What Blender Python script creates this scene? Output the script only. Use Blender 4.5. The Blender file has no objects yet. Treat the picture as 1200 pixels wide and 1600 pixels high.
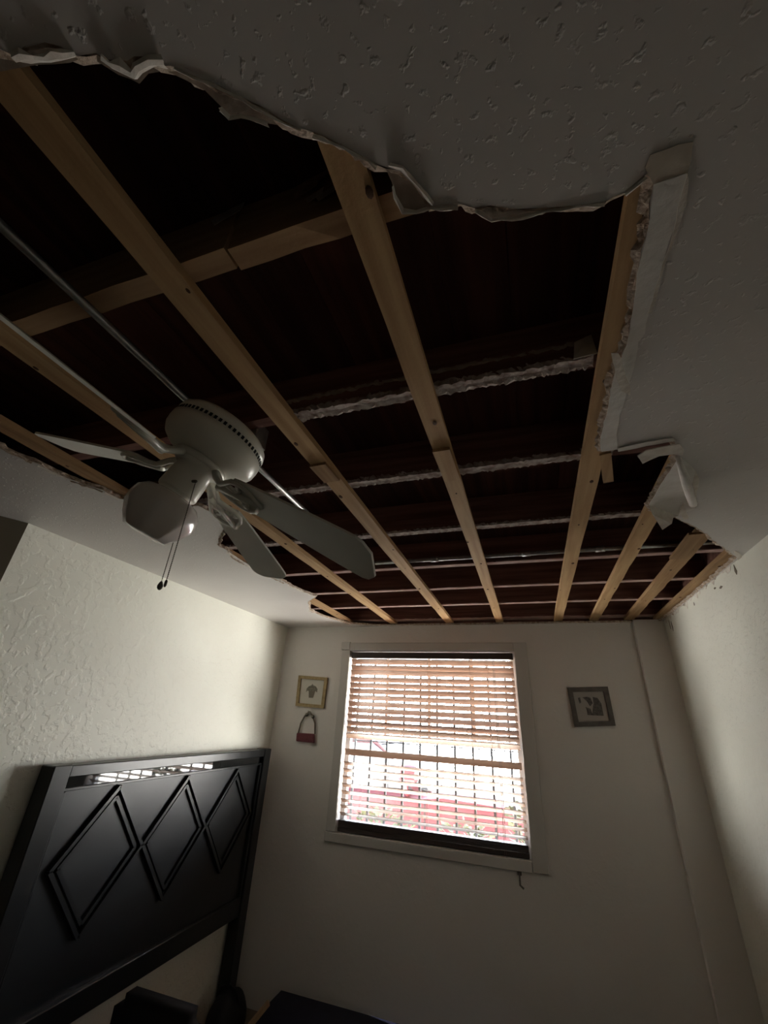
import bpy, bmesh, math, random
from mathutils import Vector as V, Matrix
random.seed(7)
sc = bpy.context.scene
COL = sc.collection

# ------------------------------------------------------------------ camera
CAM = V((0, 0, 1.73)); FPX = 644.9
ROWS = [V((0.94971285, 0.30907307, 0.05019295)), V((-0.09599473, 0.43997053, -0.8928667)), V((-0.29804447, 0.84314872, 0.44751506))]
cd = bpy.data.cameras.new('camera'); cam = bpy.data.objects.new('camera', cd); COL.objects.link(cam)
cd.sensor_fit = 'VERTICAL'; cd.sensor_height = 36; cd.lens = FPX * 36 / 1600; cd.clip_start = .02
rx, dn, fw = ROWS
cam.matrix_world = Matrix(((rx.x, -dn.x, -fw.x, CAM.x), (rx.y, -dn.y, -fw.y, CAM.y), (rx.z, -dn.z, -fw.z, CAM.z), (0, 0, 0, 1)))
sc.camera = cam

# ------------------------------------------------------------------ daylight
WORLD_STRENGTH = 57.0
w = bpy.data.worlds.new('daylight'); sc.world = w; w.use_nodes = True
nt = w.node_tree; nt.nodes.clear()
wo = nt.nodes.new('ShaderNodeOutputWorld'); bgn = nt.nodes.new('ShaderNodeBackground')
tc = nt.nodes.new('ShaderNodeTexCoord'); sx = nt.nodes.new('ShaderNodeSeparateXYZ'); rp = nt.nodes.new('ShaderNodeValToRGB')
mr = nt.nodes.new('ShaderNodeMapRange'); mr.inputs[1].default_value = -1; mr.inputs[2].default_value = 1
nt.links.new(tc.outputs['Generated'], sx.inputs[0]); nt.links.new(sx.outputs['Z'], mr.inputs[0]); nt.links.new(mr.outputs[0], rp.inputs[0])
nt.links.new(rp.outputs[0], bgn.inputs[0]); nt.links.new(bgn.outputs[0], wo.inputs[0])
bgn.inputs[1].default_value = WORLD_STRENGTH
els = rp.color_ramp.elements      # sunlit pavement below the horizon, bright hazy sky above
els[0].position = 0.0; els[0].color = (1.0, .985, .90, 1)
els[1].position = 1.0; els[1].color = (.30, .36, .46, 1)
for pos, c in ((.495, (1.0, .985, .92, 1)), (.51, (.62, .64, .66, 1)), (.7, (.42, .47, .54, 1))):
    e = els.new(pos); e.color = c
pl = bpy.data.lights.new('window_portal', 'AREA'); pl.shape = 'RECTANGLE'; pl.size = 1.36; pl.size_y = 1.27; pl.cycles.is_portal = True
po = bpy.data.objects.new('window_portal', pl); COL.objects.link(po); po.location = (-.77, 3.535, 1.613); po.rotation_euler = (-math.pi / 2, 0, 0)
sc.view_settings.view_transform = 'Standard'; sc.view_settings.look = 'None'; sc.view_settings.gamma = 1
sc.view_settings.use_curve_mapping = False; sc.view_settings.exposure = 0.0
sc.cycles.max_bounces = 10; sc.cycles.diffuse_bounces = 6; sc.cycles.glossy_bounces = 4; sc.cycles.transparent_max_bounces = 12
sc.cycles.sample_clamp_indirect = 6.0; sc.cycles.caustics_reflective = False; sc.cycles.caustics_refractive = False

# ------------------------------------------------------------------ helpers
def ray(px, py):
    a, b = (px - 600) / FPX, (py - 800) / FPX
    return ROWS[0] * a + ROWS[1] * b + ROWS[2]
def on_z(p, z): d = ray(*p); return CAM + d * ((z - CAM.z) / d.z)
def on_y(p, y): d = ray(*p); return CAM + d * (y / d.y)
def on_x(p, x): d = ray(*p); return CAM + d * (x / d.x)

def mat(name, col, col2=None, rough=.8, scale=(6, 6, 6), detail=4, bump=0, bscale=40, bdist=.004, metal=0, spec=.3, ramp=(.35, .65), coord='pos', var=0, flakes=None):
    m = bpy.data.materials.new(name); m.use_nodes = True; n = m.node_tree; b = n.nodes['Principled BSDF']
    b.inputs['Roughness'].default_value = rough; b.inputs['Metallic'].default_value = metal; b.inputs['Specular IOR Level'].default_value = spec
    b.inputs['Base Color'].default_value = (*col, 1)
    geo = n.nodes.new('ShaderNodeNewGeometry'); mp = n.nodes.new('ShaderNodeMapping'); mp.inputs['Scale'].default_value = scale
    n.links.new(geo.outputs['Position'], mp.inputs[0])
    last = None
    if col2:
        nz = n.nodes.new('ShaderNodeTexNoise'); nz.inputs['Scale'].default_value = 1; nz.inputs['Detail'].default_value = detail
        n.links.new(mp.outputs[0], nz.inputs['Vector'])
        r = n.nodes.new('ShaderNodeValToRGB'); r.color_ramp.elements[0].position = ramp[0]; r.color_ramp.elements[1].position = ramp[1]
        r.color_ramp.elements[0].color = (*col, 1); r.color_ramp.elements[1].color = (*col2, 1)
        n.links.new(nz.outputs['Fac'], r.inputs[0]); last = r.outputs[0]
    if var and last:
        oi = n.nodes.new('ShaderNodeObjectInfo'); h = n.nodes.new('ShaderNodeHueSaturation'); q = n.nodes.new('ShaderNodeMapRange')
        q.inputs[3].default_value = 1 - var; q.inputs[4].default_value = 1 + var
        n.links.new(oi.outputs['Random'], q.inputs[0]); n.links.new(q.outputs[0], h.inputs['Value']); n.links.new(last, h.inputs['Color']); last = h.outputs[0]
    if last: n.links.new(last, b.inputs['Base Color'])
    if bump:
        bz = n.nodes.new('ShaderNodeTexNoise'); bz.inputs['Scale'].default_value = bscale; bz.inputs['Detail'].default_value = 3
        n.links.new(geo.outputs['Position'] if not flakes else geo.outputs['Position'], bz.inputs['Vector'])
        src = bz.outputs['Fac']
        if flakes:
            fr = n.nodes.new('ShaderNodeValToRGB'); fr.color_ramp.elements[0].position = flakes[0]; fr.color_ramp.elements[1].position = flakes[1]
            n.links.new(src, fr.inputs[0]); src = fr.outputs[0]
        bp = n.nodes.new('ShaderNodeBump'); bp.inputs['Strength'].default_value = bump; bp.inputs['Distance'].default_value = bdist
        n.links.new(src, bp.inputs['Height']); n.links.new(bp.outputs[0], b.inputs['Normal'])
    return m

M = {}
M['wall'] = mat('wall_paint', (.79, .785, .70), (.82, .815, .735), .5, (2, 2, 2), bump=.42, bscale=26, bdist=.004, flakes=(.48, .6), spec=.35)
M['wall_dark'] = mat('wall_painted_shade', (.20, .175, .13), (.17, .15, .11), .7, (2, 2, 2), bump=.2, bscale=26, bdist=.003)  # angled wall's shade put into the colour; darkens the unseen rear wall too
M['wall_back'] = mat('wall_paint_back', (.79, .755, .715), (.82, .785, .745), .7, (2, 2, 2), bump=.12, bscale=24, bdist=.003, flakes=(.5, .6))
M['ceiling'] = mat('ceiling_paint', (.64, .61, .585), (.69, .66, .635), .45, (2, 2, 2), bump=.32, bscale=70, bdist=.004, flakes=(.60, .70), spec=.4)
M['gypsum'] = mat('broken_gypsum', (.62, .52, .43), (.34, .25, .18), .95, (60, 60, 60), bump=.8, bscale=160, bdist=.004)
M['paper_back'] = mat('torn_backing_paper', (.30, .235, .185), (.42, .345, .28), .95, (25, 25, 25), bump=.4, bscale=90)
M['tape_old'] = mat('old_joint_tape', (.62, .55, .46), (.52, .46, .38), .9, (20, 20, 20), bump=.3, bscale=60)
M['paper_white'] = mat('torn_face_paper', (.82, .78, .71), (.66, .60, .53), .9, (30, 30, 30), bump=.5, bscale=70)
M['joint'] = mat('exposed_joint_compound', (.88, .865, .83), (.80, .775, .73), .9, (12, 30, 12), bump=.4, bscale=60)
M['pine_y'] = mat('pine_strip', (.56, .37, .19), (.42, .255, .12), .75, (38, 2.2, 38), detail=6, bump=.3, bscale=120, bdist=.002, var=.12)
M['pine_d'] = mat('pine_darker', (.40, .25, .125), (.27, .155, .075), .8, (38, 2.2, 38), detail=6, bump=.3, bscale=120, bdist=.002, var=.1)  # darker pine tone for some strips and splices
M['knot'] = mat('pine_knot', (.10, .05, .025), None, .8)
M['joist'] = mat('stained_joist', (.25, .125, .095), (.13, .055, .042), .85, (2.2, 40, 40), detail=6, bump=.3, bscale=100, bdist=.002, var=.12)
M['joist_pine'] = mat('joist_pine', (.46, .30, .165), (.34, .20, .105), .85, (2.2, 40, 40), detail=6, bump=.3, bscale=100, bdist=.002, var=.1)
M['residue'] = mat('plaster_residue', (.62, .555, .52), (.30, .22, .19), .95, (40, 40, 40), bump=.7, bscale=110)
M['pinkwash'] = mat('primed_edge', (.55, .40, .36), (.36, .22, .19), .9, (9, 60, 60), bump=.3, bscale=110)
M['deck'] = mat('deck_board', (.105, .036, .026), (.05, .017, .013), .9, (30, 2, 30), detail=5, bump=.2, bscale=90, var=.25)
M['kraft'] = mat('kraft_paper', (.48, .29, .17), (.25, .13, .07), .9, (30, 30, 30), bump=.5, bscale=60)
M['steel'] = mat('galvanised_steel', (.48, .48, .47), (.36, .36, .35), .38, (50, 50, 50), metal=.85, spec=.5)
M['fan'] = mat('fan_enamel', (.84, .83, .755), None, .28, spec=.5)
M['blade'] = mat('fan_blade_white', (.86, .86, .78), (.82, .82, .74), .5, (8, 8, 8), spec=.4)
M['iron'] = mat('blade_iron_metal', (.80, .79, .72), None, .3, metal=.1, spec=.5)
M['slot'] = mat('vent_slot_dark', (.02, .02, .018), None, .8)
M['opal'] = mat('opal_glass', (.86, .80, .76), None, .12, spec=.6)
M['chain'] = mat('chain_dark_brass', (.16, .15, .12), None, .35, metal=.7)
M['black'] = mat('black_lacquer', (.010, .011, .012), (.015, .016, .017), .30, (10, 3, 10), spec=.5)
M['blackpanel'] = mat('black_panel', (.011, .012, .014), (.017, .019, .021), .36, (6, 2, 6), spec=.5)
M['mirror'] = mat('gloss_black_strip', (.012, .013, .014), None, .03, spec=.8)
M['trim'] = mat('trim_paint', (.66, .635, .60), None, .45)
M['vinyl'] = mat('vinyl_frame', (.72, .72, .72), None, .4)
M['slat'] = mat('wood_slat', (.25, .15, .10), (.21, .122, .08), .45, (3, 60, 60), spec=.35)
M['rail'] = mat('wood_rail_shade', (.085, .068, .062), (.065, .052, .048), .5, (3, 60, 60))  # rails and stacked slats: backlit darkness put into the colour
M['cord'] = mat('cord', (.16, .12, .10), None, .8)
M['bar'] = mat('black_iron', (.012, .012, .013), None, .5)
M['gold'] = mat('antique_gold_frame', (.36, .27, .14), (.24, .17, .08), .45, (40, 40, 40), metal=.35)
M['grey_frame'] = mat('charcoal_frame', (.17, .155, .14), (.13, .118, .105), .5, (30, 30, 30))
M['mount'] = mat('cream_mount', (.68, .65, .57), None, .85)
M['mount2'] = mat('grey_mount', (.46, .43, .40), None, .85)
M['ink'] = mat('print_ink', (.16, .15, .115), (.28, .265, .215), .85, (90, 90, 90))
M['ink2'] = mat('print_grey_ink', (.11, .10, .095), (.19, .18, .17), .85, (70, 70, 70))
M['wine'] = mat('wine_red_fabric', (.20, .065, .075), (.16, .05, .06), .85, (80, 80, 80), bump=.3, bscale=300)
M['strap'] = mat('grey_strap', (.20, .17, .13), None, .8)
M['floor'] = mat('brown_floor', (.16, .13, .10), (.12, .095, .07), .5, (2, 14, 2))
M['navy'] = mat('navy_fabric', (.020, .021, .045), (.014, .015, .032), .9, (15, 15, 15), bump=.3, bscale=120)
M['fabric'] = mat('black_fabric', (.012, .012, .014), None, .7)
M['rawwood'] = mat('raw_wood', (.42, .29, .17), (.32, .20, .11), .8, (20, 20, 3))
M['red'] = mat('red_car_paint', (.040, .0045, .0075), None, .35, spec=.3)
M['carglass'] = mat('car_window', (.03, .032, .035), None, .05, spec=.6)
M['tyre'] = mat('tyre_rubber', (.006, .006, .006), None, .9)
M['chrome'] = mat('car_trim', (.05, .05, .05), None, .3, metal=.8)
M['leaf'] = mat('shrub_leaf', (.030, .034, .010), (.042, .044, .016), .7, (20, 20, 20))
M['stem'] = mat('shrub_stem', (.02, .015, .01), None, .9)
M['drive'] = mat('driveway', (.10, .095, .085), (.08, .075, .07), .9, (3, 3, 3))
gm = bpy.data.materials.new('window_glass'); gm.use_nodes = True; gn = gm.node_tree; gn.nodes.clear()
go = gn.nodes.new('ShaderNodeOutputMaterial'); gx = gn.nodes.new('ShaderNodeMixShader'); gt = gn.nodes.new('ShaderNodeBsdfTransparent'); gg = gn.nodes.new('ShaderNodeBsdfGlossy')
gg.inputs['Roughness'].default_value = .02; gx.inputs[0].default_value = .06
gn.links.new(gt.outputs[0], gx.inputs[1]); gn.links.new(gg.outputs[0], gx.inputs[2]); gn.links.new(gx.outputs[0], go.inputs[0]); M['glass'] = gm

def tag(o, label=None, cat=None, group=None, kind=None):
    if label: o['label'] = label
    if cat: o['category'] = cat
    if group: o['group'] = group
    if kind: o['kind'] = kind
    return o
def wloc(o):
    v = V((0, 0, 0))
    while o: v = v + V(o.location); o = o.parent
    return v
def empty(name, loc, label=None, cat=None, group=None, kind=None):
    o = bpy.data.objects.new(name, None); COL.objects.link(o); o.location = loc; o.empty_display_size = .05
    return tag(o, label, cat, group, kind)
def obj(name, bm, m, parent=None, smooth=False):
    """bmesh in world coordinates -> one mesh object whose origin is its own base"""
    if isinstance(m, str): m = [m]
    cs = [v.co for v in bm.verts]
    base = V(((min(c.x for c in cs) + max(c.x for c in cs)) / 2, (min(c.y for c in cs) + max(c.y for c in cs)) / 2, min(c.z for c in cs)))
    bmesh.ops.translate(bm, verts=bm.verts, vec=-base)
    me = bpy.data.meshes.new(name); bm.normal_update(); bm.to_mesh(me); bm.free()
    for k in m: me.materials.append(M[k])
    if smooth:
        for p in me.polygons: p.use_smooth = True
    o = bpy.data.objects.new(name, me); COL.objects.link(o)
    if parent: o.parent = parent; o.location = base - wloc(parent)
    else: o.location = base
    return o
def box(bm, x0, x1, y0, y1, z0, z1, mi=0, bev=0):
    r = bmesh.ops.create_cube(bm, size=1)
    vs = r['verts']
    for v in vs: v.co = V((x0 + (v.co.x + .5) * (x1 - x0), y0 + (v.co.y + .5) * (y1 - y0), z0 + (v.co.z + .5) * (z1 - z0)))
    if bev:
        es = list({e for v in vs for e in v.link_edges})
        bmesh.ops.bevel(bm, geom=es, offset=bev, segments=1, affect='EDGES')
    return bm
def nbox(*a, **k): return box(bmesh.new(), *a, **k)
def frame_vecs(d):
    d = d.normalized(); u = d.orthogonal().normalized() if abs(d.z) > .95 else d.cross(V((0, 0, 1))).normalized()
    return d, u, u.cross(d).normalized()
def bar(bm, p0, p1, wd, th, mi=0, up=None):
    """rectangular bar from p0 to p1; wd across, th along `up`"""
    p0, p1 = V(p0), V(p1); d = (p1 - p0).normalized(); up = V(up or (0, 0, 1)); s = d.cross(up).normalized(); up = s.cross(d).normalized()
    vs = [bm.verts.new(p + s * a * wd / 2 + up * b * th / 2) for p in (p0, p1) for a, b in ((-1, -1), (1, -1), (1, 1), (-1, 1))]
    for f in ((3, 2, 1, 0), (4, 5, 6, 7), (0, 1, 5, 4), (1, 2, 6, 5), (2, 3, 7, 6), (3, 0, 4, 7)):
        bm.faces.new([vs[i] for i in f]).material_index = mi
    return bm
def tube(bm, pts, rad, seg=8, mi=0):
    pts = [V(p) for p in pts]; rings = []
    rad = rad if isinstance(rad, (list, tuple)) else [rad] * len(pts)
    d0 = (pts[1] - pts[0]).normalized(); _, u, v = frame_vecs(d0)
    for i, p in enumerate(pts):
        d = (pts[min(i + 1, len(pts) - 1)] - pts[max(i - 1, 0)]).normalized()
        u = (u - d * u.dot(d)).normalized(); v = d.cross(u)
        rings.append([bm.verts.new(p + (u * math.cos(t) + v * math.sin(t)) * rad[i]) for t in [2 * math.pi * k / seg for k in range(seg)]])
    for a, b in zip(rings, rings[1:]):
        for k in range(seg): bm.faces.new((a[k], a[(k + 1) % seg], b[(k + 1) % seg], b[k])).material_index = mi
    bm.faces.new(rings[0][::-1]).material_index = mi; bm.faces.new(rings[-1]).material_index = mi
    return bm
def lathe(bm, c, ax, prof, seg=40, fac=None):
    ax = ax.normalized(); u = ax.orthogonal().normalized(); v = ax.cross(u); rings = []
    for i, (s, r) in enumerate(prof):
        ring = []
        for k in range(seg):
            t = 2 * math.pi * k / seg; rr = r * (fac(i, t) if fac else 1)
            ring.append(bm.verts.new(c + ax * s + (u * math.cos(t) + v * math.sin(t)) * max(rr, 1e-4)))
        rings.append(ring)
    for a, b in zip(rings, rings[1:]):
        for k in range(seg): bm.faces.new((a[k], a[(k + 1) % seg], b[(k + 1) % seg], b[k]))
    bm.faces.new(rings[0][::-1]); bm.faces.new(rings[-1])
    bmesh.ops.recalc_face_normals(bm, faces=bm.faces)
    return bm
def plate(bm, pts, nrm, th, mi=0):
    """flat polygon (world pts) given thickness along nrm"""
    nrm = V(nrm).normalized(); a = [bm.verts.new(V(p)) for p in pts]; b = [bm.verts.new(V(p) + nrm * th) for p in pts]
    n = len(pts)
    try:
        f1 = bm.faces.new(a); f2 = bm.faces.new(b[::-1])
        f1.material_index = f2.material_index = mi
        for i in range(n): bm.faces.new((a[i], b[i], b[(i + 1) % n], a[(i + 1) % n])).material_index = mi
    except ValueError: pass
    bmesh.ops.recalc_face_normals(bm, faces=bm.faces)
    fs = [f for f in bm.faces if len(f.verts) > 4]
    bmesh.ops.triangulate(bm, faces=fs)
    return bm
def rough_beam(bm, axis, lo, hi, c0, c1, z0, z1, jit=.0015, n=24, bow=0):
    """sawn timber along axis 'x' or 'y', slightly uneven"""
    rings = []
    for i in range(n + 1):
        t = lo + (hi - lo) * i / n; ring = []
        o1 = random.uniform(-jit, jit); o2 = random.uniform(-jit, jit); bw = bow * math.sin(math.pi * i / n)
        for a, z in ((c0 + o1, z0 + o2), (c1 + o1, z0 + random.uniform(-jit, jit)), (c1, z1), (c0, z1)):
            a += bw
            ring.append(bm.verts.new((t, a, z) if axis == 'x' else (a, t, z)))
        rings.append(ring)
    for a, b in zip(rings, rings[1:]):
        for k in range(4): bm.faces.new((a[k], a[(k + 1) % 4], b[(k + 1) % 4], b[k]))
    bm.faces.new(rings[0]); bm.faces.new(rings[-1]); bmesh.ops.recalc_face_normals(bm, faces=bm.faces)
    return bm
def ribbon(bm, pts, offs, jit=.003, step=.012, closed=False, rnd=random):
    """crumbly strip: pts = world polyline, offs(i, rnd) = list of offsets making the cross-section"""
    pl = [V(p) for p in pts]; fine = []
    for a, b in zip(pl, pl[1:]):
        n = max(1, int((b - a).length / step))
        fine += [a.lerp(b, k / n) for k in range(n)]
    fine.append(pl[-1]); rows = []
    for i, p in enumerate(fine):
        d = fine[min(i + 1, len(fine) - 1)] - fine[max(i - 1, 0)]
        s = V((-d.y, d.x, 0)).normalized()
        rows.append([bm.verts.new(p + s * a + V((rnd.uniform(-jit, jit), rnd.uniform(-jit, jit), z))) for a, z in offs(i)])
    for a, b in zip(rows, rows[1:]):
        for k in range(len(a) - 1): bm.faces.new((a[k], a[k + 1], b[k + 1], b[k]))
    return bm

# ------------------------------------------------------------------ room shell
ZC = 2.44; XL, XR, YB, YN = -2.09, .925, 3.42, -2.6; WT = .10; ZT = 2.80
DW = .0127
WX0, WX1, WZ0, WZ1 = -1.44, -.10, .985, 2.236
tag(obj('floor', nbox(-4.3, XR + WT, YN - .1, YB + WT, -.1, 0), 'floor'), 'brown floor of the bedroom', kind='structure')
tag(obj('wall_right', nbox(XR, XR + WT, YN, YB, 0, ZC + DW), 'wall'), 'cream textured wall on the right of the window wall', kind='structure')
wl = tag(obj('wall_left', nbox(XL - WT, XL, 1.10, YB, 0, ZC + DW), 'wall'), 'pale cream textured wall behind the black headboard', kind='structure')
bm = bmesh.new()
for x0, x1, z0, z1 in ((XL - WT, WX0, 0, ZC + DW), (WX1, XR + WT, 0, ZC + DW), (WX0, WX1, 0, WZ0), (WX0, WX1, WZ1, ZC + DW)): box(bm, x0, x1, YB, YB + WT, z0, z1)
tag(obj('wall_back', bm, 'wall_back'), 'grey-beige wall around the blinded window', kind='structure')
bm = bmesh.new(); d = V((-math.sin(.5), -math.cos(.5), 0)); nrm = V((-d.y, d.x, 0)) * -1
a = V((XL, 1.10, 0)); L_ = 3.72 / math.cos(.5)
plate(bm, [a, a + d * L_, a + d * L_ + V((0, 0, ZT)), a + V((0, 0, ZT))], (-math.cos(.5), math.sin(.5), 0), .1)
tag(obj('wall_angled', bm, 'wall_dark'), 'angled wall with painted-in shade at the left edge turned from the window', kind='structure')
tag(obj('wall_behind', nbox(-4.3, XR + WT, YN - .1, YN, 0, ZT), 'wall_dark'), 'wall behind the viewer', kind='structure')  # unseen wall, set far back and coloured dark to cut bounce light
tag(obj('trim_1', nbox(.735, XR, 3.375, YB, 0, ZC + DW - .001), 'wall_back'), 'boxed corner chase beside the right wall', kind='structure')
for i_, (b_, l_) in enumerate((((XR, XR + WT, YN, YB + WT, ZC + DW, ZT), 'dark attic side framing above the right wall'), ((XL - WT, XR + WT, YB, YB + WT, ZC + DW, ZT), 'dark attic framing above the window wall'), ((XL - WT, XL, 1.1, YB + WT, ZC + DW, ZT), 'dark attic framing above the left wall'))):
    tag(obj('trim_%d' % (i_ + 3), nbox(*b_), 'joist'), l_, kind='structure')
# broken plaster scars along the top of the right wall
wr = bpy.data.objects['wall_right']
def ragged(y0, y1, zt, drop, m, n):
    bm = bmesh.new(); top = []; low = []
    for k in range(n + 1):
        y = y0 + (y1 - y0) * k / n
        top.append(V((XR, y, zt))); low.append(V((XR, y + random.uniform(-.01, .01), zt - drop * random.choice((.15, .3, .45, .6, 1.0)) * random.uniform(.6, 1))))
    for k in range(n):
        a = [bm.verts.new(p + V((-.0025, 0, 0))) for p in (top[k], top[k + 1], low[k + 1], low[k])]; bm.faces.new(a)
    r = bmesh.ops.extrude_face_region(bm, geom=list(bm.faces)); bmesh.ops.translate(bm, verts=[v for v in r['geom'] if isinstance(v, bmesh.types.BMVert)], vec=(.002, 0, 0))
    return obj('torn_tape', bm, m, wr)
ragged(2.20, 3.37, ZC + .012, .05, 'paper_white', 46); ragged(2.25, 3.34, ZC + .012, .026, 'gypsum', 40)
for yy, zz, wq, hq in ((2.17, 2.405, .012, .055), (2.36, 2.385, .026, .012), (2.43, 2.400, .018, .009), (2.75, 2.40, .008, .022), (3.22, 2.375, .007, .06), (3.26, 2.385, .005, .07)):
    bm = bmesh.new(); rq = lambda: random.uniform(.6, 1.3)
    plate(bm, [V((XR, yy, zz + hq / 2)), V((XR, yy + wq * .7 * rq(), zz)), V((XR, yy + wq * .3, zz - hq / 2 * rq())), V((XR, yy - wq * .6 * rq(), zz - hq * .1))], (-1, 0, 0), .0025)
    obj('plaster_scar', bm, 'strap', wr)

# ------------------------------------------------------------------ torn ceiling
HOLE = [(-60, 60), (0, 78), (22, 86), (40, 74), (70, 66), (95, 73), (118, 88), (150, 83), (168, 93), (200, 95), (210, 88), (228, 88), (245, 100), (270, 104), (300, 117), (340, 133), (380, 154), (430, 182), (470, 202), (490, 207), (510, 214), (535, 227), (560, 240), (590, 257), (606, 262), (625, 268), (648, 290), (660, 308), (674, 322), (700, 320), (722, 320), (742, 324), (790, 325), (850, 325), (890, 322), (920, 320), (945, 315), (958, 308), (975, 300), (995, 284), (1005, 275), (1013, 272), (1021, 288),
        (1015, 340), (1009, 372), (999, 410), (990, 470), (985, 500), (979, 540), (964, 574), (959, 590), (952, 626), (941, 675), (938, 693), (940, 705), (965, 702), (1010, 692), (1052, 687), (1062, 712), (1046, 738), (1030, 762), (1014, 789), (1022, 802), (1047, 804), (1062, 812), (1080, 820), (1104, 834), (1115, 845), (1140, 862), (1152, 871)]
HOLE2 = [(587, 977.5), (546, 974), (504, 963), (484, 953), (481, 940), (494, 932), (462, 920), (437, 905), (400, 890), (375, 880), (362, 872), (355, 860), (340, 852), (342, 840), (350, 825), (345, 808), (310, 790), (250, 797), (220, 788), (187, 779), (161, 766), (135, 758), (105, 747), (81, 736), (52, 722), (19, 711), (0, 698), (-60, 672)]
def cpt(p): return on_z(p, ZC)
H1 = [cpt(p) for p in HOLE]; H2 = [cpt(p) for p in HOLE2]
mid = [V((XR - .012, H1[-1].y + .02, ZC)), V((XR - .008, 2.7, ZC)), V((XR - .012, 3.3, ZC)), V((XR - .03, 3.402, ZC)), V((.3, 3.398, ZC)), V((-.4, 3.402, ZC)), V((H2[0].x + .2, 3.396, ZC))]
raw = H1 + mid + [V((p.x, min(p.y, 3.395), ZC)) for p in H2] + [V((-1.5, .25, ZC)), V((-1.25, .0, ZC))]
def jag(poly, step=.018, amp=.0035):
    out = []
    for i, a in enumerate(poly):
        b = poly[(i + 1) % len(poly)]; n = max(1, int((b - a).length / step)); s = V((-(b - a).y, (b - a).x, 0)).normalized()
        for k in range(n):
            p = a.lerp(b, k / n)
            if k: p = p + s * random.uniform(-amp, amp)
            out.append(p)
    return out
hole = jag(raw)
bm = bmesh.new()
outer = [V((-4.3, YN, ZC)), V((XR, YN, ZC)), V((XR, YB, ZC)), V((XL, YB, ZC)), V((XL, 1.10, ZC)), V((-4.3, 1.10, ZC))]
es = []
for loop in (outer, hole):
    vs = [bm.verts.new(p) for p in loop]
    es += [bm.edges.new((vs[i], vs[(i + 1) % len(vs)])) for i in range(len(vs))]
bmesh.ops.triangle_fill(bm, use_beauty=True, use_dissolve=False, edges=es)
bmesh.ops.recalc_face_normals(bm, faces=bm.faces)
r = bmesh.ops.extrude_face_region(bm, geom=list(bm.faces))
bmesh.ops.translate(bm, verts=[v for v in r['geom'] if isinstance(v, bmesh.types.BMVert)], vec=(0, 0, DW))
bmesh.ops.recalc_face_normals(bm, faces=bm.faces)
for f in bm.faces:
    f.normal_update()
    if abs(f.normal.z) < .5: f.material_index = 1
ceil = tag(obj('ceiling', bm, ['ceiling', 'gypsum']), 'grey textured drywall ceiling with a huge torn hole', kind='structure')
# crumbly gypsum core along the tear
area = sum(a.x * b.y - b.x * a.y for a, b in zip(hole, hole[1:] + hole[:1])) / 2
sg = 1 if area > 0 else -1
bm = bmesh.new()
ribbon(bm, hole + hole[:1], lambda i: ((0, -.0005), (sg * random.uniform(.0, .005), .002), (sg * random.uniform(.002, .013), .006), (sg * random.uniform(.004, .016), .010), (sg * random.uniform(0, .006), DW + .001)), jit=.002, step=.01)
tag(obj('gypsum_edge', bm, 'gypsum', ceil), 'crumbling broken gypsum along the tear', kind='stuff')
def sheet(name, pts, m, z, th=.0012, parent=ceil, wob=.0):
    bm = bmesh.new(); P = jag([on_z(p, z) for p in pts], .02, .002)
    plate(bm, P, (0, 0, 1), th); return obj(name, bm, m, parent)
# backing paper left beyond the torn face paper (near side of the hole)
sheet('torn_paper', [(-20, 70), (22, 84), (40, 72), (70, 64), (95, 71), (118, 86), (122, 93), (110, 98), (60, 101), (20, 108), (-20, 116)], 'paper_back', ZC + .006)
sheet('torn_paper', [(150, 81), (168, 91), (200, 93), (210, 86), (228, 86), (245, 98), (262, 103), (250, 112), (232, 115), (218, 131), (205, 124), (185, 117), (168, 106), (152, 96)], 'paper_back', ZC + .006)
sheet('torn_paper', [(245, 98), (270, 102), (300, 115), (340, 131), (380, 152), (430, 180), (470, 200), (468, 205), (420, 193), (372, 177), (358, 183), (345, 166), (320, 141), (290, 125), (262, 112)], 'paper_back', ZC + .006)
sheet('torn_paper', [(600, 258), (625, 266), (648, 288), (660, 306), (674, 320), (670, 325), (648, 331), (630, 326), (618, 306), (612, 284)], 'paper_back', ZC + .004)
sheet('torn_paper', [(720, 318), (742, 322), (790, 323), (850, 323), (835, 334), (800, 341), (770, 343), (745, 330)], 'paper_back', ZC + .005)
def curl(pts, m='paper_white', wd=.012, z=ZC, drop=.010, name='paper_curl'):
    bm = bmesh.new(); P = [on_z(p, z) for p in pts]
    rr = [random.uniform(.5, 1.2) for _ in range(400)]
    ribbon(bm, P, lambda i: ((0, .004), (wd * .3 * rr[i], -drop * .4 * rr[i]), (wd * .8 * rr[i], -drop * .7 * rr[i]), (wd * rr[i], -drop * .2)), jit=.0015, step=.012)
    return obj(name, bm, m, ceil)
curl([(30, 101), (60, 98), (110, 96), (124, 90)], wd=-.012)
curl([(158, 96), (172, 107), (192, 117), (212, 126), (222, 118), (240, 108), (262, 108)], wd=-.014)
curl([(270, 104), (300, 117), (340, 133), (380, 154), (430, 182), (470, 202)], wd=.004, drop=.004)
curl([(345, 168), (358, 183), (375, 177), (420, 193)], wd=.004, drop=.004)
curl([(490, 207), (535, 227), (560, 240), (590, 257)], wd=.006, drop=.006)
curl([(606, 262), (625, 268), (648, 290), (660, 308), (674, 322)], wd=-.010, drop=.012)
curl([(614, 290), (620, 306), (632, 326), (650, 331), (674, 323), (715, 321)], wd=.006, drop=.006)
curl([(742, 328), (770, 343), (800, 341), (850, 330), (890, 323), (945, 316)], wd=.004, drop=.004)
curl([(975, 300), (995, 284), (1008, 273)], wd=.006, drop=.005)
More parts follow.
